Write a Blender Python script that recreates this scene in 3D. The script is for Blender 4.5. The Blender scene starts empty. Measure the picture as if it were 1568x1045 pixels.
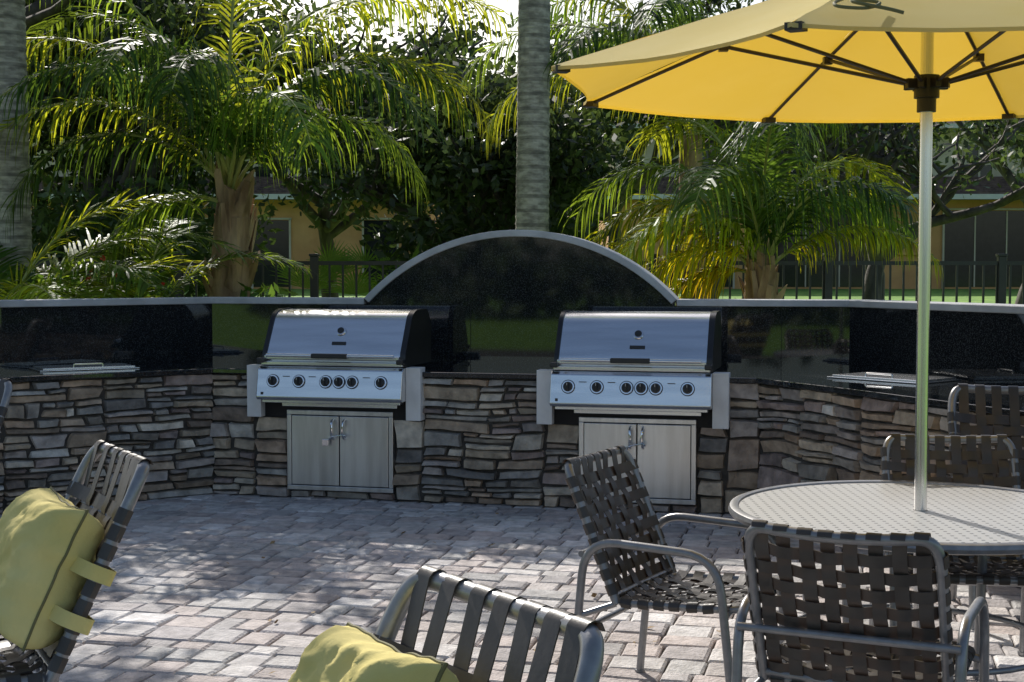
import bpy, math, random
import numpy as np
from mathutils import Vector, Matrix, noise
random.seed(7); RNG=np.random.default_rng(7)
R=random.uniform
scene=bpy.context.scene
# ---------------------------------------------------------------- materials
def mat(name,c1,c2=None,rough=.6,metal=0.,scale=5.,bump=0.,bscale=40.,attr=False,transl=None,tfac=.4,spec=.5,stretch=None,rvar=0.,contrast=(.35,.65),dirt=0.):
    m=bpy.data.materials.new(name); m.use_nodes=True
    nt=m.node_tree; N=nt.nodes; L=nt.links; b=N['Principled BSDF']; out=N['Material Output']
    c2=c2 or c1
    tc=N.new('ShaderNodeTexCoord'); src=tc.outputs['Object']; src0=src
    if stretch:
        mp=N.new('ShaderNodeMapping'); mp.inputs['Scale'].default_value=stretch; L.new(src,mp.inputs['Vector']); src=mp.outputs[0]
    nz=N.new('ShaderNodeTexNoise'); nz.inputs['Scale'].default_value=scale; nz.inputs['Detail'].default_value=4; L.new(src,nz.inputs['Vector'])
    rp=N.new('ShaderNodeValToRGB'); rp.color_ramp.elements[0].position=contrast[0]; rp.color_ramp.elements[1].position=contrast[1]
    rp.color_ramp.elements[0].color=(*c1,1); rp.color_ramp.elements[1].color=(*c2,1); L.new(nz.outputs[0],rp.inputs[0])
    col=rp.outputs[0]
    if attr:
        at=N.new('ShaderNodeAttribute'); at.attribute_name='Col'
        mx=N.new('ShaderNodeMix'); mx.data_type='RGBA'; mx.blend_type='MULTIPLY'; mx.inputs[0].default_value=1
        L.new(col,mx.inputs[6]); L.new(at.outputs['Color'],mx.inputs[7]); col=mx.outputs[2]
    if dirt:
        dn=N.new('ShaderNodeTexNoise'); dn.inputs['Scale'].default_value=.9; dn.inputs['Detail'].default_value=5; L.new(src0,dn.inputs['Vector'])
        dr=N.new('ShaderNodeValToRGB'); dr.color_ramp.elements[0].position=.38; dr.color_ramp.elements[1].position=.6
        dr.color_ramp.elements[0].color=(1-dirt,1-dirt,1-dirt*1.05,1); dr.color_ramp.elements[1].color=(1,1,1,1); L.new(dn.outputs[0],dr.inputs[0])
        dm=N.new('ShaderNodeMix'); dm.data_type='RGBA'; dm.blend_type='MULTIPLY'; dm.inputs[0].default_value=1
        L.new(col,dm.inputs[6]); L.new(dr.outputs[0],dm.inputs[7]); col=dm.outputs[2]
    L.new(col,b.inputs['Base Color'])
    b.inputs['Roughness'].default_value=rough; b.inputs['Metallic'].default_value=metal
    b.inputs['Specular IOR Level'].default_value=spec
    if rvar:
        mr=N.new('ShaderNodeMapRange'); mr.inputs['To Min'].default_value=max(.02,rough-rvar); mr.inputs['To Max'].default_value=rough+rvar
        L.new(nz.outputs[0],mr.inputs['Value']); L.new(mr.outputs[0],b.inputs['Roughness'])
    if bump:
        n2=N.new('ShaderNodeTexNoise'); n2.inputs['Scale'].default_value=bscale; n2.inputs['Detail'].default_value=4; L.new(src,n2.inputs['Vector'])
        bp=N.new('ShaderNodeBump'); bp.inputs['Strength'].default_value=bump; bp.inputs['Distance'].default_value=.02
        L.new(n2.outputs[0],bp.inputs['Height']); L.new(bp.outputs[0],b.inputs['Normal'])
    if transl:
        t=N.new('ShaderNodeBsdfTranslucent'); ms=N.new('ShaderNodeMixShader'); ms.inputs[0].default_value=tfac
        tm=N.new('ShaderNodeMix'); tm.data_type='RGBA'; tm.blend_type='MULTIPLY'; tm.inputs[0].default_value=1
        tm.inputs[6].default_value=(*transl,1)
        if attr: L.new(at.outputs['Color'],tm.inputs[7])
        else: tm.inputs[7].default_value=(1,1,1,1)
        L.new(tm.outputs[2],t.inputs['Color'])
        L.new(b.outputs[0],ms.inputs[1]); L.new(t.outputs[0],ms.inputs[2]); L.new(ms.outputs[0],out.inputs[0])
    return m
M={}
M['paver']=mat('tumbled_paver',(.80,.80,.80),(1.2,1.2,1.2),.8,scale=14,bump=.5,bscale=60,attr=True,spec=.35,dirt=.16)
M['sand']=mat('joint_sand',(.07,.065,.06),(.13,.12,.11),.95,scale=30)
M['grass']=mat('grass_ground',(.10,.22,.03),(.24,.42,.055),.9,scale=2.5,bump=.5,bscale=30)
M['stone']=mat('ledge_stone',(.66,.64,.61),(1.45,1.4,1.32),.75,scale=12,bump=.9,bscale=22,attr=True,spec=.3,contrast=(.3,.7),dirt=.12)
M['mortar']=mat('wall_core',(.05,.045,.04),(.09,.08,.07),.95,scale=20)
M['stucco']=mat('grey_stucco',(.48,.48,.48),(.60,.60,.60),.8,scale=6,bump=.3,bscale=120,dirt=.2)
M['notch']=mat('painted_notch_panel',(.68,.66,.63),(.78,.76,.73),.6,scale=9,bump=.1,bscale=90)
M['steel']=mat('stainless_steel',(.68,.69,.70),(.80,.81,.82),.24,1.,scale=3,rvar=.07,bump=.02,bscale=90,stretch=(.5,6,6))
M['steel_door']=mat('door_steel',(.58,.57,.55),(.76,.75,.73),.33,1.,scale=2.5,rvar=.08,bump=.02,bscale=90,stretch=(6,6,.6))
M['chrome']=mat('chrome',(.75,.75,.76),(.8,.8,.82),.1,1.)
M['black']=mat('black_enamel',(.012,.012,.013),(.02,.02,.022),.3,scale=8)
M['blackplastic']=mat('black_plastic',(.02,.02,.02),(.03,.03,.03),.45,scale=8)
M['frame']=mat('grey_powdercoat',(.24,.24,.245),(.30,.30,.305),.34,.5,scale=30,bump=.03,bscale=200)
M['strap']=mat('vinyl_strap',(.062,.056,.05),(.095,.086,.077),.38,scale=9,bump=.05,bscale=60,transl=(.26,.165,.085),tfac=.24)
M['pole']=mat('brushed_aluminium',(.72,.71,.70),(.84,.83,.82),.22,1.,scale=4,stretch=(8,8,.4))
M['bronze']=mat('bronze_ribs',(.03,.025,.022),(.05,.04,.035),.4,.3)
M['canopy']=mat('yellow_canvas',(.84,.70,.27),(.88,.75,.33),.85,scale=3,bump=.12,bscale=300,transl=(.82,.50,.03),tfac=.42,spec=.15)
M['cushion']=mat('yellow_cushion_fabric',(.70,.59,.21),(.82,.70,.29),.9,scale=4,bump=.25,bscale=25,spec=.15)
M['piping']=mat('cushion_piping',(.16,.15,.06),(.2,.18,.08),.8)
M['bark_oak']=mat('oak_bark',(.05,.042,.035),(.12,.10,.085),.9,scale=8,bump=.8,bscale=20,stretch=(1,1,.3))
M['bark_palm']=mat('palm_bark',(.24,.22,.185),(.54,.50,.42),.9,scale=9,bump=.7,bscale=18,attr=True,stretch=(1,1,2.5))
M['boots']=mat('palm_boots',(.16,.09,.045),(.50,.34,.19),.9,scale=6,bump=.8,bscale=18,stretch=(1,1,.25))
M['palmleaf']=mat('palm_leaf',(.045,.10,.018),(.08,.155,.028),.5,scale=3,attr=True,transl=(.46,.54,.05),tfac=.42,spec=.3)
M['rachis']=mat('palm_rachis',(.25,.28,.06),(.40,.40,.11),.5,scale=5)
M['leaf']=mat('oak_leaf',(.026,.042,.015),(.050,.076,.024),.45,scale=1.2,attr=True,transl=(.10,.145,.03),tfac=.33)
M['farleaf']=mat('far_leaf',(.028,.046,.016),(.05,.08,.024),.7,scale=1.2,attr=True)
M['shrub']=mat('shrub_leaf',(.04,.10,.018),(.08,.17,.03),.4,scale=2,attr=True,transl=(.22,.38,.04),tfac=.4)
M['flower']=mat('red_flower',(.6,.03,.03),(.7,.08,.03),.6)
M['deadleaf']=mat('fallen_leaf',(.22,.13,.05),(.36,.26,.12),.8)
M['fence']=mat('bronze_fence',(.035,.033,.032),(.05,.048,.045),.4,.2)
M['wall_tan']=mat('tan_stucco_wall',(.58,.51,.38),(.66,.59,.45),.9,scale=1.5,dirt=.15)
M['wall_or']=mat('orange_stucco_wall',(.66,.34,.13),(.76,.42,.17),.9,scale=1.5,dirt=.15)
M['roof']=mat('brown_tile_roof',(.08,.05,.04),(.18,.12,.09),.85,scale=6,bump=.6,bscale=9)
M['trim']=mat('white_trim',(.6,.59,.56),(.66,.65,.62),.7)
M['glass']=mat('dark_glass',(.012,.015,.018),(.02,.022,.025),.08)
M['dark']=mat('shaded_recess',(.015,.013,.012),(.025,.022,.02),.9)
# granite
def granite():
    m=mat('black_granite',(.006,.007,.008),(.014,.015,.017),.035,spec=.75); nt=m.node_tree;N=nt.nodes;L=nt.links;b=N['Principled BSDF']
    tc=N.new('ShaderNodeTexCoord'); v=N.new('ShaderNodeTexVoronoi'); v.inputs['Scale'].default_value=240; L.new(tc.outputs['Object'],v.inputs['Vector'])
    sep=N.new('ShaderNodeSeparateColor'); L.new(v.outputs['Color'],sep.inputs[0])
    rp=N.new('ShaderNodeValToRGB'); rp.color_ramp.elements[0].position=.75; rp.color_ramp.elements[0].color=(.013,.014,.015,1)
    rp.color_ramp.elements[1].position=1.; rp.color_ramp.elements[1].color=(.075,.082,.085,1); L.new(sep.outputs[0],rp.inputs[0]); L.new(rp.outputs[0],b.inputs['Base Color'])
    return m
M['granite']=granite()
def tabletop():
    m=mat('table_top_paint',(.38,.38,.37),(.44,.44,.43),.36,.15); nt=m.node_tree;N=nt.nodes;L=nt.links;b=N['Principled BSDF']
    tc=N.new('ShaderNodeTexCoord'); v=N.new('ShaderNodeTexVoronoi'); v.voronoi_dimensions='2D'; v.inputs['Scale'].default_value=26; v.inputs['Randomness'].default_value=0
    v.distance='CHEBYCHEV'; L.new(tc.outputs['Object'],v.inputs['Vector'])
    rp=N.new('ShaderNodeValToRGB'); rp.color_ramp.interpolation='CONSTANT'; rp.color_ramp.elements[0].color=(.05,.05,.05,1); rp.color_ramp.elements[1].position=.15; rp.color_ramp.elements[1].color=(.50,.50,.49,1)
    L.new(v.outputs['Distance'],rp.inputs[0]); L.new(rp.outputs[0],b.inputs['Base Color']); return m
M['tabletop']=tabletop()
# ---------------------------------------------------------------- mesh helpers
def link(o,parent=None):
    scene.collection.objects.link(o)
    if parent: o.parent=parent
    return o
def empty(name,loc=(0,0,0),rz=0):
    e=bpy.data.objects.new(name,None); e.empty_display_size=.1; e.location=loc; e.rotation_euler=(0,0,rz); return link(e)
class MB:
    def __init__(s): s.v=[];s.f=[];s.m=[];s.c=[]
    def add(s,verts,faces,m=0,col=(1,1,1)):
        o=len(s.v); s.v.extend([tuple(v) for v in verts]); s.f.extend([tuple(i+o for i in f) for f in faces]); s.m.extend([m]*len(faces)); s.c.extend([col]*len(faces))
    def box(s,c,d,m=0,rot=None,col=(1,1,1)):
        vs=[Vector((x*d[0]/2,y*d[1]/2,z*d[2]/2)) for x in(-1,1) for y in(-1,1) for z in(-1,1)]
        if rot is not None: vs=[rot@v for v in vs]
        vs=[v+Vector(c) for v in vs]
        s.add(vs,[(0,1,3,2),(4,6,7,5),(0,4,5,1),(2,3,7,6),(0,2,6,4),(1,5,7,3)],m,col)
    def tube(s,pts,r,seg=8,m=0,closed=False,col=(1,1,1),caps=True):
        pts=[Vector(p) for p in pts]; n=len(pts); rs=r if hasattr(r,'__len__') else [r]*n
        up=None; vs=[]
        for i,p in enumerate(pts):
            if closed: t=(pts[(i+1)%n]-pts[i-1])
            else: t=pts[min(i+1,n-1)]-pts[max(i-1,0)]
            t.normalize()
            if up is None:
                up=Vector((0,0,1)) if abs(t.z)<.9 else Vector((1,0,0))
            a=(up-t*up.dot(t)); 
            if a.length<1e-5: a=t.orthogonal()
            a.normalize(); up=a; b=t.cross(a)
            for k in range(seg):
                an=2*math.pi*k/seg; vs.append(p+a*math.cos(an)*rs[i]+b*math.sin(an)*rs[i])
        fs=[]
        for i in range(n if closed else n-1):
            j=(i+1)%n
            for k in range(seg):
                k2=(k+1)%seg; fs.append((i*seg+k,i*seg+k2,j*seg+k2,j*seg+k))
        if not closed and caps: fs.append(tuple(range(seg))[::-1]); fs.append(tuple((n-1)*seg+k for k in range(seg)))
        s.add(vs,fs,m,col)
    def prism(s,prof,x0,x1,m=0):   # profile in (y,z), extruded in x
        n=len(prof); vs=[(x0,p[0],p[1]) for p in prof]+[(x1,p[0],p[1]) for p in prof]
        fs=[(i,(i+1)%n,n+(i+1)%n,n+i) for i in range(n)]+[tuple(range(n))[::-1],tuple(range(n,2*n))]
        s.add(vs,fs,m)
    def ribbon(s,pts,sides,nrms,w,th,m=0):
        vs=[]
        for p,sd,nn in zip(pts,sides,nrms):
            p=Vector(p); a=Vector(sd)*w/2; b=Vector(nn)*th/2
            vs+= [p-a-b,p+a-b,p+a+b,p-a+b]
        fs=[]
        for i in range(len(pts)-1):
            for k in range(4):
                k2=(k+1)%4; fs.append((i*4+k,i*4+k2,i*4+4+k2,i*4+4+k))
        s.add(vs,fs,m)
    def lathe(s,prof,seg=48,c=(0,0,0),m=0):
        vs=[];n=len(prof)
        for k in range(seg):
            a=2*math.pi*k/seg
            for r,z in prof: vs.append((c[0]+r*math.cos(a),c[1]+r*math.sin(a),c[2]+z))
        fs=[]
        for k in range(seg):
            k2=(k+1)%seg
            for i in range(n-1): fs.append((k*n+i,k2*n+i,k2*n+i+1,k*n+i+1))
        s.add(vs,fs,m)
    def build(s,name,mats,parent=None,smooth=False,angle=40,bevel=0,loc=None):
        me=bpy.data.meshes.new(name); me.from_pydata(s.v,[],s.f)
        for mm in mats: me.materials.append(M[mm])
        me.polygons.foreach_set('material_index',s.m)
        tot=np.array([len(f) for f in s.f]); c=np.ones((len(s.f),4),dtype=np.float32); c[:,:3]=np.array(s.c,dtype=np.float32)
        c=np.repeat(c,tot,axis=0); at=me.color_attributes.new('Col','FLOAT_COLOR','CORNER'); at.data.foreach_set('color',c.ravel())
        if smooth:
            me.shade_smooth()
            if angle: me.set_sharp_from_angle(angle=math.radians(angle))
        me.validate(); me.update()
        o=bpy.data.objects.new(name,me); link(o,parent)
        if loc is not None: o.location=loc
        if bevel:
            b=o.modifiers.new('bev','BEVEL'); b.width=bevel; b.segments=2; b.limit_method='ANGLE'
        return o
def catmull(pts,n=4,closed=False):
    pts=[Vector(p) for p in pts]; N=len(pts); out=[]
    for i in range(N if closed else N-1):
        g=(lambda k:pts[k%N]) if closed else (lambda k:pts[max(0,min(N-1,k))])
        p0,p1,p2,p3=g(i-1),g(i),g(i+1),g(i+2)
        for k in range(n):
            t=k/n; out.append(.5*((2*p1)+(p2-p0)*t+(2*p0-5*p1+4*p2-p3)*t*t+(3*p1-p0-3*p2+p3)*t**3))
    if not closed: out.append(pts[-1])
    return out
def rounded(pts,r,n=5,closed=False):
    pts=[Vector(p) for p in pts]; N=len(pts); out=[]
    for i,p in enumerate(pts):
        if not closed and i in(0,N-1): out.append(p); continue
        a=pts[i-1]-p; b=pts[(i+1)%N]-p; rr=min(r,a.length*.48,b.length*.48); a=a.normalized()*rr; b=b.normalized()*rr
        for k in range(n+1):
            t=k/n; out.append(p+a*(1-t)**2+b*t*t)
    return out
def fast_quads(name,V,C,matkey,parent=None):
    n=len(V)//4; me=bpy.data.meshes.new(name); me.vertices.add(4*n); me.vertices.foreach_set('co',V.astype(np.float32).ravel())
    me.loops.add(4*n); me.loops.foreach_set('vertex_index',np.arange(4*n,dtype=np.int32))
    me.polygons.add(n); me.polygons.foreach_set('loop_start',np.arange(0,4*n,4,dtype=np.int32)); 
    me.update(calc_edges=True)
    c=np.ones((n,4),dtype=np.float32); c[:,:3]=C; at=me.color_attributes.new('Col','FLOAT_COLOR','CORNER'); at.data.foreach_set('color',np.repeat(c,4,axis=0).ravel())
    me.materials.append(M[matkey]); me.validate(); o=bpy.data.objects.new(name,me); return link(o,parent)
def leaves(name,cent,size,col,matkey,parent=None,asp=.45,seed=0,flat=0.):
    rg=np.random.default_rng(seed); n=len(cent)
    a=rg.normal(size=(n,3)); a[:,2]*=(1-flat); a/=np.linalg.norm(a,axis=1)[:,None]
    b=rg.normal(size=(n,3)); b[:,2]*=(1-flat); b-=a*np.sum(a*b,axis=1)[:,None]; b/=np.linalg.norm(b,axis=1)[:,None]
    s=(size*rg.uniform(.6,1.4,n))[:,None]
    V=np.stack([cent-a*s,cent+b*s*asp+a*s*.1,cent+a*s,cent-b*s*asp+a*s*.1],axis=1).reshape(-1,3)
    return fast_quads(name,V,col,matkey,parent)
# ---------------------------------------------------------------- layout lines
FR=[(-4.9,8.08),(-3.31,9.2),(-2.12,10.04),(1.6,9.14),(2.04,8.25),(2.39,7.43),(2.78,6.5),(3.05,5.5)]
BK=[(-5.3,8.4),(-3.55,9.85),(-2.3,10.9),(2.38,9.96),(2.78,9.15),(3.10,8.4),(3.55,7.1),(3.9,5.5)]
def offs(poly,o):
    out=[];n=len(poly)
    for i in range(n):
        p=Vector(poly[i]); ns=[]
        if i>0: d=(p-Vector(poly[i-1])).normalized(); ns.append(Vector((-d.y,d.x)))
        if i<n-1: d=(Vector(poly[i+1])-p).normalized(); ns.append(Vector((-d.y,d.x)))
        m=sum(ns,Vector((0,0))); m.normalize(); out.append(p+m*(o/max(.3,m.dot(ns[0]))))
    return out
def strip(mb,A,B,z0,z1,m=0):
    n=len(A); vs=[(p[0],p[1],z) for z in(z0,z1) for P in(A,B) for p in P]
    i0,i1,i2,i3=0,n,2*n,3*n; fs=[]
    for i in range(n-1):
        fs+=[(i0+i,i0+i+1,i2+i+1,i2+i),(i1+i+1,i1+i,i3+i,i3+i+1),(i2+i,i2+i+1,i3+i+1,i3+i),(i0+i+1,i0+i,i1+i,i1+i+1)]
    fs+=[(0,i2,i3,i1),(n-1,i1+n-1,i3+n-1,i2+n-1)]
    mb.add(vs,fs,m)
# ---------------------------------------------------------------- ground
def tz(x,y):
    t=max(0,min(1,(y-11.3)/1.7)); z=-.03+t*.53
    if y>13: z+=(min(y,55)-13)*.0137
    return z
mb=MB()
ys=[-60,-20,-5,0,3,6,9,11.3,11.8,12.3,13,15,18,22,27,33,40,50,55,80,150,400]
xs=[-300,-80,-40,-20,-12,-8,-5,-2,0,2,5,8,12,20,40,80,300]
vs=[(x,y,tz(x,y)) for y in ys for x in xs]; nx=len(xs)
mb.add(vs,[(j*nx+i,j*nx+i+1,(j+1)*nx+i+1,(j+1)*nx+i) for j in range(len(ys)-1) for i in range(nx-1)])
mb.build('lawn_ground',['grass'],smooth=True,angle=None)
mb=MB(); mb.add([(-9,-6,-.018),(7,-6,-.018),(7,10.9,-.018),(-9,10.9,-.018)],[(0,1,2,3)]); mb.build('patio_bedding_sand',['sand'])
mb=MB(); th=math.radians(-13.7); cs,sn=math.cos(th),math.sin(th)
pal=[(.50,.44,.415),(.53,.465,.44),(.50,.485,.47),(.60,.57,.55),(.41,.385,.38),(.55,.505,.48),(.48,.455,.445),(.64,.615,.60),(.45,.415,.41)]
v=-9.5
while v<10.6:
    dv=random.choice([.13,.17,.17,.2]); u=-8.5-R(0,.2)
    while u<7.5:
        du=random.choice([.12,.16,.16,.2,.23])
        cx,cy=u+du/2,v+dv/2; wx,wy=cx*cs-cy*sn,cx*sn+cy*cs
        if .9<wy<10.3 and abs(wx)<.44*wy+1.0:
            g=.004; b=.010; zt=R(-.005,.005); tx,ty=R(-.022,.022),R(-.022,.022); an=R(-.035,.035)
            def P(a,c,z):
                x=a*math.cos(an)-c*math.sin(an); y=a*math.sin(an)+c*math.cos(an); z=z+x*tx+y*ty
                x+=cx; y+=cy; return (x*cs-y*sn,x*sn+y*cs,z)
            hx,hy=du/2-g,dv/2-g; q=[(-1,-1),(1,-1),(1,1),(-1,1)]; j=[(R(-.006,.006),R(-.006,.006)) for _ in range(4)]
            vs=[P(a*(hx-b)+k[0],c*(hy-b)+k[1],zt) for (a,c),k in zip(q,j)]+[P(a*hx+k[0]*.5,c*hy+k[1]*.5,zt-b*.8) for (a,c),k in zip(q,j)]+[P(a*hx,c*hy,-.03) for a,c in q]
            f=[(0,1,2,3)]+[(4+i,4+(i+1)%4,(i+1)%4,i) for i in range(4)]+[(8+i,8+(i+1)%4,4+(i+1)%4,4+i) for i in range(4)]
            c=random.choice(pal); k=R(.85,1.15); mb.add(vs,f,0,(c[0]*k,c[1]*k,c[2]*k))
        u+=du
    v+=dv
mb.build('paver_patio',['paver'])
# ---------------------------------------------------------------- barbecue counter
bbq=empty('stone_barbecue_counter')
mb=MB(); strip(mb,offs(FR,.014),offs(BK,.0),0,.858); mb.build('core',['mortar'],bbq)
mb=MB()
scol=[(.44,.37,.29),(.34,.315,.285),(.50,.42,.33),(.39,.35,.33),(.33,.265,.245),(.42,.405,.385),(.58,.53,.46),(.38,.30,.23),(.48,.36,.27),(.28,.27,.265),(.50,.48,.45),(.30,.24,.20)]
def stone(p0,d,nrm,s0,s1,z0,z1,ky):
    w,h=s1-s0,z1-z0; c=random.choice(scol); k=R(.65,1.25); c=(c[0]*k,c[1]*k,c[2]*k)
    dep=R(.0,.04); g=.0015; jx=min(.02,w*.13); jz=min(.011,h*.15)
    cor=[(s0+g+R(-.4,1)*jx,z0+g+R(-.4,1)*jz),(s1-g-R(-.4,1)*jx,z0+g+R(-.4,1)*jz),(s1-g-R(-.4,1)*jx,z1-g-R(-.4,1)*jz),(s0+g+R(-.4,1)*jx,z1-g-R(-.4,1)*jz)]
    ex=min(.2,.010/w); ez=min(.22,.008/h); us=[0,ex,.3,.5,.72,1-ex,1]; vz=[0,ez,.5,1-ez,1]; sd=R(0,100); tl=R(-.012,.012); tw=R(-.012,.012)
    vs=[]
    for b in vz:
        for a in us:
            sx=(1-a)*(1-b)*cor[0][0]+a*(1-b)*cor[1][0]+a*b*cor[2][0]+(1-a)*b*cor[3][0]
            zz=(1-a)*(1-b)*cor[0][1]+a*(1-b)*cor[1][1]+a*b*cor[2][1]+(1-a)*b*cor[3][1]
            zm=math.sin(math.pi*max(0,min(1,zz/.858))); s_,z_=sx,zz
            zz+=zm*.035*noise.noise((s_*2.4+ky,z_*2.0,3)); sx+=.03*noise.noise((s_*3+ky,z_*5,9))*min(1,(s_-0)*8,4)
            zz+=.008*noise.noise((sx*9,b*3,sd)); sx+=.008*noise.noise((zz*12,a*3,sd+5))
            edge=(a in(0,1)) or (b in(0,1)); q=dep+.014*noise.noise((sx*14,zz*22,sd))+tl*(a-.5)*2+tw*(b-.5)*2
            dd=-.022 if edge else q+.004
            vs.append((p0[0]+d[0]*sx+nrm[0]*dd,p0[1]+d[1]*sx+nrm[1]*dd,min(.866,max(0,zz))))
    n=len(us); fs=[(j*n+i,j*n+i+1,(j+1)*n+i+1,(j+1)*n+i) for j in range(len(vz)-1) for i in range(n-1)]
    mb.add(vs,fs,0,c)
def split(a,b,c,d,out,dep=0):
    w,h=b-a,d-c; hm=random.choice([.05,.06,.075,.095,.12]); wm=random.choice([.18,.24,.32,.42])
    if w>.95: t=a+w*R(.35,.65); split(a,t,c,d,out); split(t,b,c,d,out); return
    if h<.24 and w<.30 and h>.11 and random.random()<.24: out.append((a,b,c,d)); return
    if h>hm*1.35: t=c+h*R(.33,.67); split(a,b,c,t,out); split(a,b,t,d,out); return
    if w>wm*1.3: t=a+w*R(.3,.7); split(a,t,c,d,out); split(t,b,c,d,out); return
    out.append((a,b,c,d))
G1,G2=.936,3.004
for i in range(len(FR)-1):
    p0=Vector(FR[i]); e=Vector(FR[i+1])-p0; Ls=e.length; d=e.normalized(); nrm=Vector((d.y,-d.x))
    if i==2:
        rects=[(0,G1-.61,0,.858),(G1-.61,G1-.36,0,.565),(G1+.42,G1+.61,0,.565),(G1-.36,G1+.42,0,.055),(G1+.61,G2-.61,0,.858),(G2-.61,G2-.36,0,.565),(G2+.42,G2+.61,0,.565),(G2-.36,G2+.42,0,.055),(G2+.61,Ls,0,.858)]
    else: rects=[(0,Ls,0,.858)]
    for r in rects:
        o=[]; split(*r,o)
        for q in o: stone(p0,d,nrm,*q,i*7.3)
mb.build('ledgestone_facing',['stone'],bbq,smooth=True,angle=28)
mb=MB(); strip(mb,offs(FR,-.05),offs(BK,.0),.86,.895); mb.build('granite_countertop',['granite'],bbq,bevel=.006)
# back wall
bd=(Vector(BK[3])-Vector(BK[2])).normalized(); AC=Vector((.0445,10.43)); HC=1.163; ZC=.282; RR=1.596
AL=AC-bd*HC; AR=AC+bd*HC
mb=MB(); strip(mb,offs(BK,-.03),offs(BK,-.001),.895,1.325); mb.build('granite_backsplash',['granite'],bbq)
mb=MB(); strip(mb,offs(BK,.0),offs(BK,.18),0,1.325)
bn=Vector((-bd.y,bd.x))
arc=[]; a0=math.asin(HC/RR); NS=48
for k in range(NS+1):
    a=-a0+2*a0*k/NS; arc.append((math.sin(a)*RR,ZC+math.cos(a)*RR,math.sin(a),math.cos(a)))
def arcpts(rad,dep): return [((AC+bd*(rad*s)+bn*dep).x,(AC+bd*(rad*s)+bn*dep).y,ZC+rad*c) for _,_,s,c in arc]
def arcfill(mb,rad,d0,d1,zb,m):
    F=arcpts(rad,d0);B=arcpts(rad,d1);n=len(F)
    Fb=[(p[0],p[1],zb) for p in F];Bb=[(p[0],p[1],zb) for p in B]
    mb.add(F+Fb,[(i,i+1,n+i+1,n+i) for i in range(n-1)],m); mb.add(B+Bb,[(i+1,i,n+i,n+i+1) for i in range(n-1)],m)
arcfill(mb,RR-.04,.0,.18,1.3,0); mb.build('wall_structure',['stucco'],bbq)
mb=MB(); arcfill(mb,RR-.045,-.031,-.002,1.315,0); mb.build('granite_arch',['granite'],bbq)
mb=MB()
Lp=[BK[0],BK[1],BK[2],tuple(AL)]; Rp=[tuple(AR)]+BK[3:]
strip(mb,offs(Lp,-.05),offs(Lp,.22),1.327,1.375); strip(mb,offs(Rp,-.05),offs(Rp,.22),1.327,1.375)
q=[arcpts(RR-.05,-.052),arcpts(RR,-.052),arcpts(RR,.222),arcpts(RR-.05,.222)]; n=NS+1
vs=sum(q,[]); fs=[]
for k in range(4):
    k2=(k+1)%4
    for i in range(n-1): fs.append((k*n+i,k*n+i+1,k2*n+i+1,k2*n+i))
fs+=[(0,n,2*n,3*n),(n-1,4*n-1,3*n-1,2*n-1)]
mb.add(vs,fs); mb.build('stucco_cap',['stucco'],bbq,smooth=True,angle=30,bevel=.006)
# panel joints
mb=MB()
for X in(-1.3,-.35,.75,1.9):
    p=AC+bd*X-bn*.0325; mb.box((p.x,p.y,1.11),(.003,.003,.42),0)
mb.build('panel_joints',['dark'],bbq)
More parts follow.
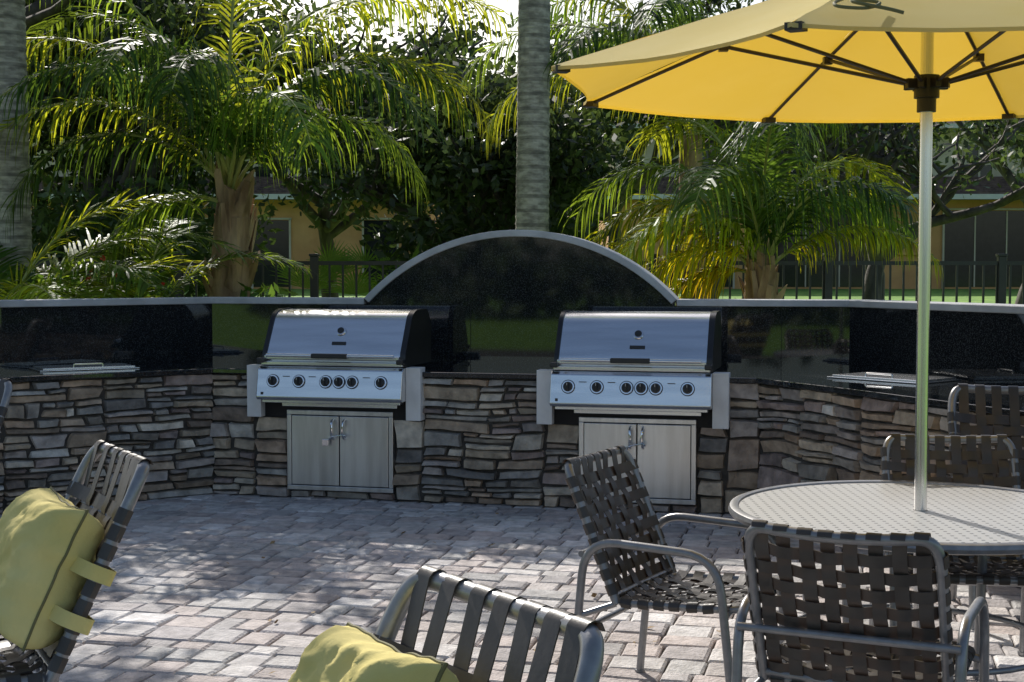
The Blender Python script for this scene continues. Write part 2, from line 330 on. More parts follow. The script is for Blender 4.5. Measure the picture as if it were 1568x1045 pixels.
# ---------------------------------------------------------------- grills
def grill(x):
    y=10.04-.243*(x+2.12); e=empty('built_in_gas_grill',(x,y,0),math.radians(-13.65))
    prof=rounded([(-.085,.93,0),(-.09,1.0,0),(.075,1.27,0),(.17,1.305,0),(.42,1.305,0),(.5,1.2,0),(.5,.93,0)],.05,6)
    prof=[(p.x,p.y) for p in prof]
    mb=MB(); mb.prism(prof,-.485,.485); mb.build('hood',['steel'],e,smooth=True,angle=25)
    cap=[(p[0]-.006 if p[0]<.2 else p[0]+.006,p[1]+.007 if p[1]>1 else p[1]) for p in prof]
    mb=MB(); mb.prism(cap,-.515,-.486); mb.prism(cap,.486,.525); mb.build('hood_end_caps',['black'],e,smooth=True,angle=30)
    mb=MB(); mb.box((0,-.108,.985),(.98,.035,.028),0); mb.box((0,-.098,.945),(1.03,.05,.03),0); mb.build('hood_lip',['steel'],e,bevel=.006)
    mb=MB(); mb.tube([(-.46,-.15,1.0),(.46,-.15,1.0)],.013,12,0)
    for sx in(-.44,.44): mb.tube([(sx,-.11,.995),(sx,-.15,1.0)],.011,8,0)
    mb.build('handle',['steel'],e,smooth=True)
    mb=MB(); mb.box((0,-.152,1.0),(.26,.036,.034)); mb.build('handle_grip',['blackplastic'],e,bevel=.008)
    # control panel
    pr=[(-.125,.925),(-.15,.905),(-.19,.715),(-.175,.695),(-.02,.695),(-.02,.925)]
    mb=MB(); mb.prism(pr,-.525,.525); mb.build('control_panel',['steel'],e,bevel=.006)
    mb=MB(); mb.box((0,-.08,.683),(1.0,.12,.02)); mb.box((.03,-.035,.655),(.84,.03,.03)); mb.build('drip_rail',['steel'],e,bevel=.003)
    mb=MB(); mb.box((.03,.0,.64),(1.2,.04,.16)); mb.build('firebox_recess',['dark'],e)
    # knobs
    kb=MB(); kc=MB(); kp=MB(); tn=math.atan2(.04,.19)
    for kx in(-.405,-.215,-.02,.075,.17,.375):
        z=.825; yy=-.15-.04*(.905-z)/.19; n=Vector((0,-math.cos(tn),math.sin(tn))); c=Vector((kx,yy,z))
        kb.tube([c,c+n*.005],.046,24); kc.tube([c+n*.005,c+n*.012],[.043,.040],24); kb.tube([c+n*.012,c+n*.034],[.033,.026],20); kb.box(c+n*.038,(.014,.02,.054)); kp.box(c+n*.036+Vector((0,-.011,.015)),(.003,.004,.018))
    kc.build('knob_bezels',['chrome'],e,smooth=True); kb.build('knobs',['blackplastic'],e,smooth=True); kp.build('knob_pointers',['trim'],e)
    mb=MB()
    for kx in(-.31,-.12,.27): mb.box((kx,-.163,.858),(.05,.002,.005))
    mb.box((-.48,-.1855,.74),(.018,.006,.018)); mb.build('panel_markings',['blackplastic'],e)
    sl=Vector((0,.165,.27)).normalized(); nn=Vector((0,-sl.z,sl.y))
    c=Vector((.03,-.09,1.0))+sl*.19+nn*.003
    mb=MB(); mb.tube([c,c+nn*.012],[.036,.033],24); mb.build('thermometer_bezel',['chrome'],e,smooth=True)
    mb=MB(); mb.tube([c+nn*.012,c+nn*.014],.024,20); c2=Vector((.03,-.09,1.0))+sl*.095+nn*.004
    rot=Matrix.Rotation(-math.atan2(.165,.27),3,'X'); mb.box(c2,(.1,.004,.022),0,rot); mb.build('badge',['blackplastic'],e,smooth=True)
    mb=MB()
    for a in(-.582,.578): mb.box((a,-.035,.745),(.105,.11,.36))
    mb.build('notch_panels',['notch'],e,bevel=.003)
    # doors
    mb=MB(); fx=.03; Wd=.775; z0,z1=.058,.615; t=.032
    mb.box((fx,-.02,z1-t/2),(Wd,.05,t)); mb.box((fx,-.02,z0+t/2),(Wd,.05,t)); 
    for s in(-1,1): mb.box((fx+s*(Wd/2-t/2),-.02,(z0+z1)/2),(t,.05,z1-z0-2*t-.002))
    mb.build('door_frame',['steel_door'],e,bevel=.003)
    mb=MB(); lw=(Wd-2*t)/2-.006
    for s in(-1,1): mb.box((fx+s*(lw/2+.003),-.03,(z0+z1)/2),(lw,.034,z1-z0-2*t-.01),0,Matrix.Rotation(math.radians(.8*s),3,'Z'))
    mb.build('access_doors',['steel_door'],e,bevel=.004)
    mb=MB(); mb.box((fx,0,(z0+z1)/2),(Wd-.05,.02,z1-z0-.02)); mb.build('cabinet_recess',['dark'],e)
    mb=MB()
    for s in(-1,1):
        hx=fx+s*.042; mb.tube(catmull([(hx,-.045,.42),(hx,-.085,.44),(hx+s*-.004,-.095,.49),(hx,-.085,.54),(hx,-.045,.56)],5),.009,8)
    mb.build('door_handles',['chrome'],e,smooth=True)
    mb=MB(); mb.tube(catmull([(fx-.06,-.09,.415),(fx-.03,-.105,.44),(fx+.05,-.105,.455),(fx+.06,-.09,.44)],4),.006,6,0); mb.box((fx-.085,-.085,.40),(.045,.03,.045),0); mb.build('padlock',['chrome'],e,bevel=.004)
    mb=MB(); mb.box((-.505,-.13,.965),(.05,.07,.035)); mb.box((.505,-.13,.965),(.05,.07,.035)); mb.build('lip_ends',['blackplastic'],e,bevel=.008)
for gx in(-1.21,.80): grill(gx)
def lid(x,y,rz,w,d):
    e=empty('stainless_cooler_lid',(x,y,.896),rz)
    mb=MB(); mb.box((0,0,.004),(w,d,.008)); mb.box((0,0,.014),(w-.05,d-.05,.012)); mb.build('plate',['steel'],e,bevel=.003)
    mb=MB(); mb.tube(rounded([(-.1,-d/2+.07,.018),(-.1,-d/2+.07,.04),(.1,-d/2+.07,.04),(.1,-d/2+.07,.018)],.015),.005,6); mb.build('pull',['chrome'],e,smooth=True)
lid(-3.0,9.95,math.radians(30),.68,.38); lid(2.42,9.0,math.radians(-50),.7,.45)
# ---------------------------------------------------------------- chairs
def weave(mb,P,Nf,nx,nz,w,a_lim,b0,b1,rt,th=.0028,over=.0045,ax=1.,bend=1.):
    as_=[-a_lim+2*a_lim*i/(nx-1)+R(-.012,.012) for i in range(nx)]; bs=[b0+(b1-b0)*j/(nz-1)+R(-.006,.006) for j in range(nz)]
    gb=(b1-b0)/(nz-1)
    X=Vector((1,0,0))
    for i,a in enumerate(as_):
        pts=[];nr=[]
        c=P(a,0); n=Nf(a,0); t=(P(a,.05)-P(a,0)).normalized()
        for an in (-150,-110,-70,-35,0):
            r=math.radians(an); pts.append(c+n*(rt+.002)*math.cos(r)+t*(rt+.002)*math.sin(r)); nr.append((n*math.cos(r)+t*math.sin(r)))
        for j,b in enumerate(bs):
            o=over if (i+j)%2 else -over
            for bb in (b-gb*.22,b+gb*.22): pts.append(P(a,bb)+Nf(a,bb)*o); nr.append(Nf(a,bb))
        c=P(a,bend); n=Nf(a,bend); t=(P(a,bend)-P(a,bend-.05)).normalized()
        for an in (0,35,70,110,150):
            r=math.radians(an); pts.append(c+n*(rt+.002)*math.cos(r)+t*(rt+.002)*math.sin(r)); nr.append((n*math.cos(r)+t*math.sin(r)))
        mb.ribbon(pts,[X]*len(pts),nr,w,th)
    for j,b in enumerate(bs):
        pts=[];nr=[]
        t=(P(0,b+.02)-P(0,b-.02)).normalized()
        c=P(-ax,b);n=Nf(-ax,b)
        for an in(-150,-90,-45,0):
            r=math.radians(an); pts.append(c+n*(rt+.002)*math.cos(r)+X*(rt+.002)*math.sin(r)); nr.append(n*math.cos(r)+X*math.sin(r))
        ga=as_[1]-as_[0]
        for i,a in enumerate(as_):
            o=-over if (i+j)%2 else over
            for aa in(a-ga*.22,a+ga*.22): pts.append(P(aa,b)+Nf(aa,b)*o); nr.append(Nf(aa,b))
        c=P(ax,b);n=Nf(ax,b)
        for an in(0,45,90,150):
            r=math.radians(an); pts.append(c+n*(rt+.002)*math.cos(r)+X*(rt+.002)*math.sin(r)); nr.append(n*math.cos(r)+X*math.sin(r))
        mb.ribbon(pts,[t]*len(pts),nr,w,th)
def chair(x,y,F,high=False,name='strap_patio_chair'):
    rz=math.atan2(-F[0],F[1]); e=empty(name,(x,y,0),rz)
    W=.60 if high else .52; top=1.015 if high else .895; rec=.28 if high else .2; zs=.42; yb=-.2; rt=.020 if high else .016
    Hh=top-zs; ln=math.hypot(Hh,rec); sr,cr=rec/ln,Hh/ln; U=Vector((0,-sr,cr)); Nn=Vector((0,cr,sr)); O=Vector((0,yb,zs))
    P=lambda a,b:O+Vector((a*W/2,0,0))+U*(ln*(1-b))-Nn*(.035*(1-a*a))*(1-.5*b)
    Nf=lambda a,b:Nn
    fr=MB()
    ab=[(-1,1.02),(-1,.6),(-1,.25),(-.985,.12),(-.93,.04),(-.82,.004),(-.6,0),(-.3,0),(0,0)]
    ab=ab+[(-a,b) for a,b in ab[:-1][::-1]]
    fr.tube(catmull([P(a,b) for a,b in ab],4),rt,12)
    fr.tube([P(-1,.97),P(0,.97)-Vector((0,.0,0)),P(1,.97)],rt*.8,8)
    S=lambda a,b:Vector((a*W/2,-.2+.46*b,.415+.025*b))-Vector((0,0,.02*(1-a*a)*math.sin(math.pi*b)))
    lo=rounded([S(-1,0),S(-1,1),S(1,1),S(1,0)],.06,5,True); fr.tube(lo,rt*.9,8,closed=True)
    ao=W/2+.045; ah=.645
    for s in(-1,1):
        if high:
            ao=W/2
            fr.tube([(s*ao,.21,.43),(s*ao,.27,.0)],rt*.9,10); fr.tube([(s*ao,-.2,.42),(s*ao,-.31,.0)],rt*.9,10)
        else:
            path=rounded([(s*ao,.27,.0),(s*ao,.20,ah-.02),(s*ao,-.30,ah-.005),(s*ao,-.36,.0)],.13,7)
            fr.tube(path,rt*.95,10)
            fr.tube([(s*ao,.225,.42),(s*W/2,.225,.43)],rt*.8,8); fr.tube([(s*ao,-.33,.36),(s*W/2,-.2,.41)],rt*.7,8)
            for yy in(.27,-.36): fr.tube([(s*ao,yy,0),(s*ao,yy,.012)],rt*1.25,10)
    if not high:
        fr.tube([(-ao,-.315,ah-.06),(ao,-.315,ah-.06)],rt*.75,8)
        fr.tube([(-ao,-.335,.30),(ao,-.335,.30)],rt*.7,8)
    else: fr.tube([(-ao,-.26,.2),(ao,-.26,.2)],rt*.7,8)
    fr.build('frame',['frame'],e,smooth=True,angle=60)
    bw=MB(); 
    if high: weave(bw,P,Nf,7,9,.046,.80,.24,.93,rt,bend=.97)
    else: weave(bw,P,Nf,8,8,.039,.83,.13,.92,rt,bend=.97)
    bw.build('back_straps',['strap'],e,smooth=True,angle=50)
    sw=MB(); Sn=lambda a,b:Vector((0,0,1))
    weave(sw,S,Sn,8,7,.039,.83,.1,.9,rt,bend=1.)
    sw.build('seat_straps',['strap'],e,smooth=True,angle=50)
    bpy.context.view_layer.update(); return e
chair(.67,5.12,(.87,-.49)); chair(1.05,4.15,(.42,.907)); chair(1.77,5.5,(-.12,-.99))
c4=chair(-.42,2.20,(-.82,-.57),True); c5=chair(-1.65,4.2,(-.86,-.5),True)
chair(-3.06,7.0,(-.5,-.86),True); chair(2.38,6.45,(-.15,-.99),True)
def cushion(ch,w=.43,h=.42,T=.085,zc=.72,yo=.10,xo=0,roll=0):
    tilt=math.atan2(.28,.58); yl=-.2-.28*((zc-.42)/.58)+yo
    e=bpy.data.objects.new('yellow_cushion',None); link(e)
    e.matrix_world=ch.matrix_world@Matrix.Translation((xo,yl,zc))@Matrix.Rotation(tilt,4,'X')@Matrix.Rotation(roll,4,'Y')
    N=40; mb=MB(); sd=R(0,50)
    def pt(i,j,s):
        a=-1+2*i/N; b=-1+2*j/N
        X=a*w/2*(1-.07*(1-b*b)); Z=b*h/2*(1-.07*(1-a*a))
        f=max(0,(1-a**6)*(1-b**6))**.5
        wr=1+.2*noise.noise((a*2.0,b*2.0,sd+s))
        cr_=abs(noise.noise((a*3.5+b*1.5,b*3.5-a*2.,sd)))*.03+abs(noise.noise((a*9,b*4,sd+9)))*.012
        d=T*f*wr-cr_*f*(.4+.6*max(abs(a),abs(b)))
        return (X+.008*noise.noise((b*4,a*4,sd)),s*d,Z+.008*noise.noise((a*4,b*4,sd+3)))
    for s in(-1,1):
        vs=[pt(i,j,s) for j in range(N+1) for i in range(N+1)]
        fs=[(j*(N+1)+i,j*(N+1)+i+1,(j+1)*(N+1)+i+1,(j+1)*(N+1)+i) for j in range(N) for i in range(N)]
        if s>0: fs=[f[::-1] for f in fs]
        mb.add(vs,fs)
    mb.build('cushion_body',['cushion'],e,smooth=True,angle=None)
    rim=[pt(i,0,0) for i in range(N)]+[pt(N,j,0) for j in range(N)]+[pt(N-i,N,0) for i in range(N)]+[pt(0,N-j,0) for j in range(N)]
    mb=MB(); mb.tube(rim,.0045,6,closed=True); mb.build('piping',['piping'],e,smooth=True)
    mb=MB()
    for zz in(-.09,.06):
        loop=rounded([(-.12-xo,.02,zz),(-.32-xo,-.06,zz),(-.335-xo,-.145,zz),(.335-xo,-.145,zz),(.32-xo,-.06,zz),(.12-xo,.02,zz)],.03,4)
        nr=[]
        for i,p in enumerate(loop):
            t=(loop[min(i+1,len(loop)-1)]-loop[max(i-1,0)]).normalized(); nr.append(t.cross(Vector((0,0,1))))
        mb.ribbon(loop,[Vector((0,0,1))]*len(loop),nr,.045,.004)
    mb.build('tie_straps',['cushion'],e,smooth=True)
cushion(c5,.48,.43,.125,.70,.115,-.04); cushion(c4,.34,.38,.11,.775,.13,.09)
# ---------------------------------------------------------------- table + umbrella
TX,TY=1.49,5.15
e=empty('round_patio_table',(TX,TY,0))
mb=MB(); mb.lathe([(0.026,.718),(.655,.718)],72); mb.build('table_top',['tabletop'],e)
mb=MB(); mb.lathe([(.655,.716),(.658,.724),(.672,.728),(.688,.722),(.694,.708),(.688,.694),(.67,.688),(.64,.69),(.026,.705)],72); mb.build('rim',['frame'],e,smooth=True)
mb=MB()
for k in range(4):
    a=math.radians(45+90*k); c,s=math.cos(a),math.sin(a)
    mb.tube(rounded([(c*.12,s*.12,.67),(c*.5,s*.5,.67),(c*.46,s*.46,.0)],.1,6),.018,10)
mb.tube([(math.cos(2*math.pi*k/32)*.47,math.sin(2*math.pi*k/32)*.47,.25) for k in range(32)],.011,8,closed=True)
mb.build('legs',['frame'],e,smooth=True,angle=60)
u=empty('patio_umbrella',(TX,TY,0))
mb=MB(); mb.tube([(0,0,.05),(0,0,2.68)],.0225,20); mb.build('pole',['pole'],u,smooth=True,angle=60)
mb=MB(); mb.lathe([(0,.0),(.26,.0),(.27,.03),(.2,.07),(.05,.09),(.035,.28),(.024,.28)],40); mb.build('base_weight',['frame'],u,smooth=True,angle=50)
ZR,ZA,RU=2.275,2.70,1.40; A0=math.radians(194)
def rib(t): return ZA-(ZA-ZR)*(t**1.12)
mb=MB(); NR,NA=12,8; hem=MB()
for k in range(8):
    aa=A0+k*math.pi/4; ab_=aa+math.pi/4; c0=Vector((math.cos(aa),math.sin(aa),0)); c1=Vector((math.cos(ab_),math.sin(ab_),0))
    vs=[];last=[]
    for i in range(NR+1):
        t=.03+.97*i/NR
        for j in range(NA+1):
            s=j/NA; w=4*s*(1-s); p=(c0*(1-s)+c1*s)*RU*t*(1-.045*w*t*t); z=rib(t)-.028*w*t*(1-.35*t)+.004*noise.noise((p.x*7,p.y*7,k))
            q_=(p.x,p.y,z); vs.append(q_)
            if i==NR: last.append(q_)
    n=NA+1; mb.add(vs,[(i*n+j,(i+1)*n+j,(i+1)*n+j+1,i*n+j+1) for i in range(NR) for j in range(NA)])
    for i in range(NA):
        a_,b_=last[i],last[i+1]
        hem.add([a_,b_,(b_[0],b_[1],b_[2]-.012),(a_[0],a_[1],a_[2]-.012)],[(0,1,2,3)])
mb.build('canopy',['canopy'],u,smooth=True,angle=60); hem.build('hem',['canopy'],u,smooth=True)
mb=MB(); HZ=2.26
for k in range(8):
    a=A0+k*math.pi/4; c,s=math.cos(a),math.sin(a); pt=lambda r,z:(c*r,s*r,z)
    mb.tube([pt(.05,ZA-.045)]+[pt(RU*t,rib(t)-.018) for t in(.2,.4,.6,.8,.985)],.0075,6)
    t=.56; mb.tube([pt(.055,HZ+.0),pt(RU*t,rib(t)-.022)],.0075,6)
    mb.box(pt(RU*t,rib(t)-.026),(.035,.035,.03)); mb.box(pt(RU*.975,rib(.975)-.02),(.05,.05,.022),0,Matrix.Rotation(a,3,'Z'))
    mb.box(pt(.055,HZ),(.05,.022,.035),0,Matrix.Rotation(a,3,'Z'))
mb.tube([(0,0,HZ-.05),(0,0,HZ+.03)],.045,16); mb.tube([(0,0,HZ-.10),(0,0,HZ-.05)],.034,16); mb.tube([(0,0,ZA-.06),(0,0,ZA)],.04,12)
mb.build('ribs_and_hub',['bronze'],u,smooth=True,angle=50)
mb=MB(); mb.lathe([(0,ZA+.09),(.015,ZA+.08),(.022,ZA+.05),(.012,ZA+.02),(.03,ZA),(.03,ZA-.02)],16); mb.build('finial',['bronze'],u,smooth=True)
# tie cord hanging over the near edge of the canopy
mb=MB(); tcx,tcy=-.56,-1.22
cp=[(tcx+.10,tcy+.25,2.40),(tcx-.02,tcy+.08,2.345),(tcx-.04,tcy+.0,2.315),(tcx+.04,tcy-.0,2.31),(tcx+.09,tcy+.06,2.335),(tcx+.03,tcy+.07,2.345),(tcx+.01,tcy+.02,2.33),(tcx+.09,tcy-.02,2.305),(tcx+.13,tcy-.04,2.29)]
mb.tube(catmull(cp,6),.005,6); mb.build('tie_cord',['piping'],u,smooth=True)
# ---------------------------------------------------------------- palms
def frond(mb,o,az,e0,L,droop,lmax,col,tw=0,n=18,nl=46,wid=.017,hang=.9):
    pts=[Vector(o)]; tans=[]
    az2=R(-.25,.25)
    for i in range(n):
        t=i/n; el=e0-droop*t**1.25; dd=Vector((math.sin(az+az2*t),math.cos(az+az2*t),0)); T=dd*math.cos(el)+Vector((0,0,math.sin(el))); tans.append(T); pts.append(pts[-1]+T*L/n)
    tans.append(tans[-1])
    mb.tube(pts,[.020*(1-.88*i/n)+.002 for i in range(n+1)],5,1,caps=False)
    fk=R(.7,1.2)
    for k in range(nl):
        t=.14+.86*k/(nl-1); f=t*n; i=min(n-1,int(f)); p=pts[i].lerp(pts[i+1],f-i); T=tans[i]
        side=T.cross(Vector((0,0,1)))
        if side.length<.1: side=Vector((math.cos(az),-math.sin(az),0))
        side.normalize(); up=side.cross(T).normalized()
        ll=lmax*(.45+.55*math.sin(math.pi*min(1,(t*.8+.12))))*R(.75,1.15)
        for s in(-1,1):
            if random.random()<.05: continue
            D=(side*s*math.cos(.75)+T*math.sin(.8)+up*R(-.15,.25)+Vector((R(-.18,.18),R(-.18,.18),R(-.18,.18)))).normalized()
            q=p.copy(); sv=T.cross(D).cross(D).normalized(); vs=[]; g=hang*R(.5,1.5)
            for m_ in range(5):
                w=wid*(.75,1,.85,.5,.04)[m_]; vs+=[q-sv*w,q+sv*w]
                q=q+D*ll/4; D=(D+Vector((0,0,-1))*g*(.32+.3*m_)).normalized(); 
            k_=R(.5,1.45)*fk; cc=(col[0]*k_,col[1]*k_,col[2]*k_)
            mb.add(vs,[(2*z,2*z+1,2*z+3,2*z+2) for z in range(4)],0,cc)
def palmtrunk(mb,base,top,r0,r1,ring=.07,matid=0):
    b=Vector(base);t=Vector(top); Ln=(t-b).length; n=int(Ln/ring)*2; pts=[];rs=[]
    for i in range(n+1):
        f=i/n; p=b.lerp(t,f); p.x+=.05*math.sin(f*3+base[0]); pts.append(p); rs.append((r0*(1-f)+r1*f)*(1+(.025 if i%2 else -.012))+R(-.002,.002))
    k0=len(mb.f); mb.tube(pts,rs,20,matid)
    for q in range(k0,len(mb.f)):
        i=(q-k0)//20; k=.62 if i%4==0 else R(.85,1.1); mb.c[q]=(k,k,k)
def palm(name,base,ztop,r0,r1,fronds,trunkmat='bark_palm',boots=False,lean=(0,0)):
    e=empty(name,(0,0,0)); tb=MB(); top=(base[0]+lean[0],base[1]+lean[1],ztop); palmtrunk(tb,base,top,r0,r1)
    tb.build('trunk',[trunkmat],e,smooth=True,angle=50)
    if boots:
        bm=MB()
        for k in range(40):
            a=R(0,6.28); z=R(base[2]+.3,ztop+.12); rr=r0*1.0+ (r1-r0)*(z-base[2])/(ztop-base[2]); ln=R(.2,.45); o=R(.03,.16)
            c,s=math.cos(a),math.sin(a); p=Vector((top[0]+c*rr*.7,top[1]+s*rr*.7,z-.1)); q=p+Vector((c*o,s*o,ln)); tt=Vector((-s,c,0))
            w0,w1=R(.08,.12),R(.03,.07); out_=Vector((c,s,0))*.05
            vs=[p-tt*w0,p+tt*w0,p+out_,p.lerp(q,.6)-tt*w1,p.lerp(q,.6)+tt*w1,p.lerp(q,.6)+out_*.8,q-tt*w1*.8+Vector((0,0,R(-.08,.08))),q+tt*w1*.8,q+out_*.4]
            bm.add(vs,[(0,2,5,3),(2,1,4,5),(1,0,3,4),(3,5,8,6),(5,4,7,8),(4,3,6,7),(6,8,7)])
        bm.build('boots',['boots'],e)
    fb=MB()
    for f in fronds: frond(fb,(top[0]+R(-.05,.05),top[1]+R(-.05,.05),f.get('z',ztop)-R(0,.1)),math.radians(f['az']),math.radians(f['e']),f['L'],math.radians(f['d']),f.get('l',.75),f.get('c',(1,1,1)),f.get('tw',0),nl=f.get('n',64),hang=f.get('h',1.9),wid=f.get('w',.0125))
    fb.build('fronds',['palmleaf','rachis'],e)
def F(az,e,L,d,**k): return dict(az=az,e=e,L=L,d=d,**k)
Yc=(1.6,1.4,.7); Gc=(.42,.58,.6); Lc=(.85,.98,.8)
# left palm
palm('coconut_palm',(-2.55,13,.45),2.3,.20,.15,[
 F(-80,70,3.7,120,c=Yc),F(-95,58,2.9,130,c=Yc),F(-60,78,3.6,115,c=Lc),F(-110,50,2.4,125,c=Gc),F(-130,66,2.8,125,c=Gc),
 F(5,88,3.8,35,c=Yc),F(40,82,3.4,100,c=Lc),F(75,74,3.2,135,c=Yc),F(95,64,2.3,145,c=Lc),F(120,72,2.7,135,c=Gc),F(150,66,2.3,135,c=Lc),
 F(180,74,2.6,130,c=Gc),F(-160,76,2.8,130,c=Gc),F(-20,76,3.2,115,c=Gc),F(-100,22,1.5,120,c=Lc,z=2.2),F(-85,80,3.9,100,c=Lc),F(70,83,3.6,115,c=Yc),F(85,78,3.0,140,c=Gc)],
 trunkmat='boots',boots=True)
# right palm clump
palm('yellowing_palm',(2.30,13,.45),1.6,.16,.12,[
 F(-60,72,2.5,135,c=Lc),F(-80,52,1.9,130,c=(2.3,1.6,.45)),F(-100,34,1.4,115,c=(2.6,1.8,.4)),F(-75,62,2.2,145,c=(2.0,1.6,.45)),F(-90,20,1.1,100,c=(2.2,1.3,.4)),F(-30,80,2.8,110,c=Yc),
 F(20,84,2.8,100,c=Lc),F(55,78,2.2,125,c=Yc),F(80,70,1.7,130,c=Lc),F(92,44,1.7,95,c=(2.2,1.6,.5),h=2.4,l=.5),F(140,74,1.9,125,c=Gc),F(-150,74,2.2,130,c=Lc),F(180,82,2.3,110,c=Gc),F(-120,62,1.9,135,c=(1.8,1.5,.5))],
 trunkmat='boots',boots=True)
palm('coconut_palm',(1.95,15.2,.5),3.0,.15,.12,[
 F(-80,70,3.2,130,c=Lc),F(-50,80,3.2,110,c=Gc),F(-100,56,2.8,130,c=Yc),F(-130,70,2.6,125,c=Gc),F(60,72,2.0,125,c=Gc),F(100,62,1.8,125,c=Lc),F(0,80,3,90,c=Gc),F(160,70,2.4,125,c=Lc),F(-160,75,2.8,120,c=Gc),F(-85,78,3.8,115,c=Yc)],trunkmat='boots')
# tall trunks with crowns above the frame
for bx,by,r0,r1,zt_ in((.17,14,.17,.125,11.5),(-4.62,13,.19,.165,11.5)):
    palm('royal_palm',(bx,by,.45),zt_,r0,r1,[F(az+R(-8,8),R(35,72),3.0,R(80,105),c=Lc,n=44,w=.022) for az in range(0,360,45)])
# low young palm, left
palm('young_palm',(-4.35,12.2,.45),.95,.12,.10,[F(80,62,2.4,95,c=Lc,h=.35,l=.5),F(60,48,2.3,80,c=Yc,h=.3,l=.5),F(95,35,2.0,70,c=Yc,h=.3,l=.5),F(120,55,2.1,90,c=Lc,h=.4,l=.5),F(30,60,2.3,80,c=Yc,h=.3,l=.5),F(-30,65,2.3,80,c=Gc,h=.4,l=.5),F(-90,50,2.2,80,c=Lc,l=.5),F(150,50,1.8,90,c=Yc,h=.4,l=.5),F(75,78,2.3,95,c=Yc,h=.3,l=.5)])
palm('young_palm',(-3.35,12.5,.45),.9,.09,.07,[F(70,70,1.9,100,c=Lc,h=.35,l=.42),F(-70,60,1.9,100,c=Yc,h=.35,l=.42),F(100,40,1.5,90,c=Yc,h=.35,l=.4),F(-110,45,1.6,90,c=Gc,h=.35,l=.4),F(10,75,1.8,70,c=Lc,h=.3,l=.4),F(180,60,1.5,90,c=Yc,h=.3,l=.4)])
# ---------------------------------------------------------------- broadleaf trees
def oak(name,x,y,h,sp,seed,nl=90,ls=.075,low=.28,r=.16,dens=.3,shade=(1,1,1),keep=1.):
    random.seed(seed); rg=np.random.default_rng(seed); e=empty(name,(0,0,0)); mb=MB(); tips=[]
    z0=tz(x,y)-.1
    def grow(p,d,L,r,dep):
        pts=[p]; q=p.copy(); dd=d.copy()
        for i in range(5):
            dd=(dd+Vector((R(-.28,.28),R(-.28,.28),R(-.12,.22)))).normalized(); q=q+dd*L/5; pts.append(q.copy())
        mb.tube(pts,[r*(1-.45*i/5) for i in range(6)],7 if dep>1 else 4,caps=False)
        if dep==0:
            if random.random()<keep: tips.extend(pts[2:])
            return
        for k in range(6 if dep==3 else 4):
            f=R(.45,1) if dep<3 else R(.7,1); i=min(4,int(f*5)); st=pts[i].lerp(pts[i+1],f*5-i if f<1 else 1)
            a=R(0,6.28); out=Vector((math.cos(a)*sp,math.sin(a)*sp,R(.05,.75))).normalized(); nd=(dd*.45+out).normalized()
            grow(st,nd,L*(1.05 if dep==3 else .66),r*.55,dep-1)
    grow(Vector((x,y,z0)),Vector((R(-.1,.1),R(-.1,.1),1)),h*low,r,3)
    mb.build('branches',['bark_oak'],e,smooth=True,angle=None)
    T=np.array([tuple(t) for t in tips]); n=len(T); T=T+rg.normal(size=T.shape)*.1
    cen=np.repeat(T,nl,axis=0)+rg.normal(size=(n*nl,3))*np.array([dens,dens,dens*.75])
    cb=np.repeat(rg.uniform(.45,1.7,(n,1)),nl,axis=0)*rg.uniform(.7,1.3,(n*nl,1)); C=cb*np.array(shade)
    leaves('foliage',cen,ls,C,'leaf',e,seed=seed)
oak('added_dapple_oak',-9.0,22,8.4,1.2,11,nl=32,ls=.085)
oak('added_dapple_oak',-5.9,20,7.6,1.1,12,nl=27,ls=.075)
oak('added_dapple_oak',-2.9,22.5,8.0,1.2,13,nl=17,ls=.075,shade=(1,1.05,.9),dens=.2)
oak('added_dapple_oak',-.75,18.5,5.8,.9,14,nl=38,ls=.07,low=.25)
oak('added_dapple_oak',1.5,22,7.6,1.1,15,nl=22,ls=.075,dens=.24)
oak('added_dapple_oak',5.1,20,5.6,1.2,26,nl=5,ls=.065,r=.17,low=.30,dens=.2)
oak('added_dapple_oak',6.9,27,7.6,1.3,16,nl=11,ls=.08,r=.22)
oak('added_dapple_oak',10.8,30,8.0,1.3,17,nl=17,ls=.085,r=.24,shade=(1.1,1.05,1.3))
oak('added_dapple_oak',-12.5,27,9.0,1.2,18,nl=32,ls=.1)
oak('added_dapple_oak',4.3,31,9.0,1.2,19,nl=17,ls=.085,r=.2)
# unseen oak added off-frame left so its limbs dapple the patio
oak('added_dapple_oak',-6.7,12.3,9.6,1.5,41,nl=60,ls=.075,low=.36,r=.2,dens=.15,keep=.55)
random.seed(99)
def mass(name,blobs,n,ls,matkey,seed,parent=None,shade=(1,1,1)):
    rg=np.random.default_rng(seed); cs_=[];cc=[]
    for (x,y,z,rx,ry,rz) in blobs:
        k=int(n); d=rg.normal(size=(k,3)); d/=np.linalg.norm(d,axis=1)[:,None]; rad=rg.uniform(.45,1.05,(k,1)); nn=np.sin(d[:,:1]*7+x)*np.cos(d[:,1:2]*6+z)*.16
        cs_.append(np.array([x,y,z])+d*(rad+nn)*np.array([rx,ry,rz])); cc.append(np.ones((k,1))*rg.uniform(.6,1.35)*rg.uniform(.7,1.3,(k,1))*np.array(shade))
    return leaves(name,np.concatenate(cs_),ls,np.concatenate(cc),matkey,parent,seed=seed)
rg=np.random.default_rng(5)
mass('distant_trees',[(rg.uniform(-38,38),rg.uniform(62,80),rg.uniform(.5,4),rg.uniform(4,6),3,rg.uniform(2.5,3.6)) for _ in range(34)],900,.42,'farleaf',31)
mass('added_reflection_trees',[(rg.uniform(-24,24),rg.uniform(-26,-20),rg.uniform(.3,2.2),rg.uniform(2.5,4),2,rg.uniform(1.6,2.3)) for _ in range(17)],600,.36,'farleaf',32)  # unseen trees added behind the camera to darken the granite reflections
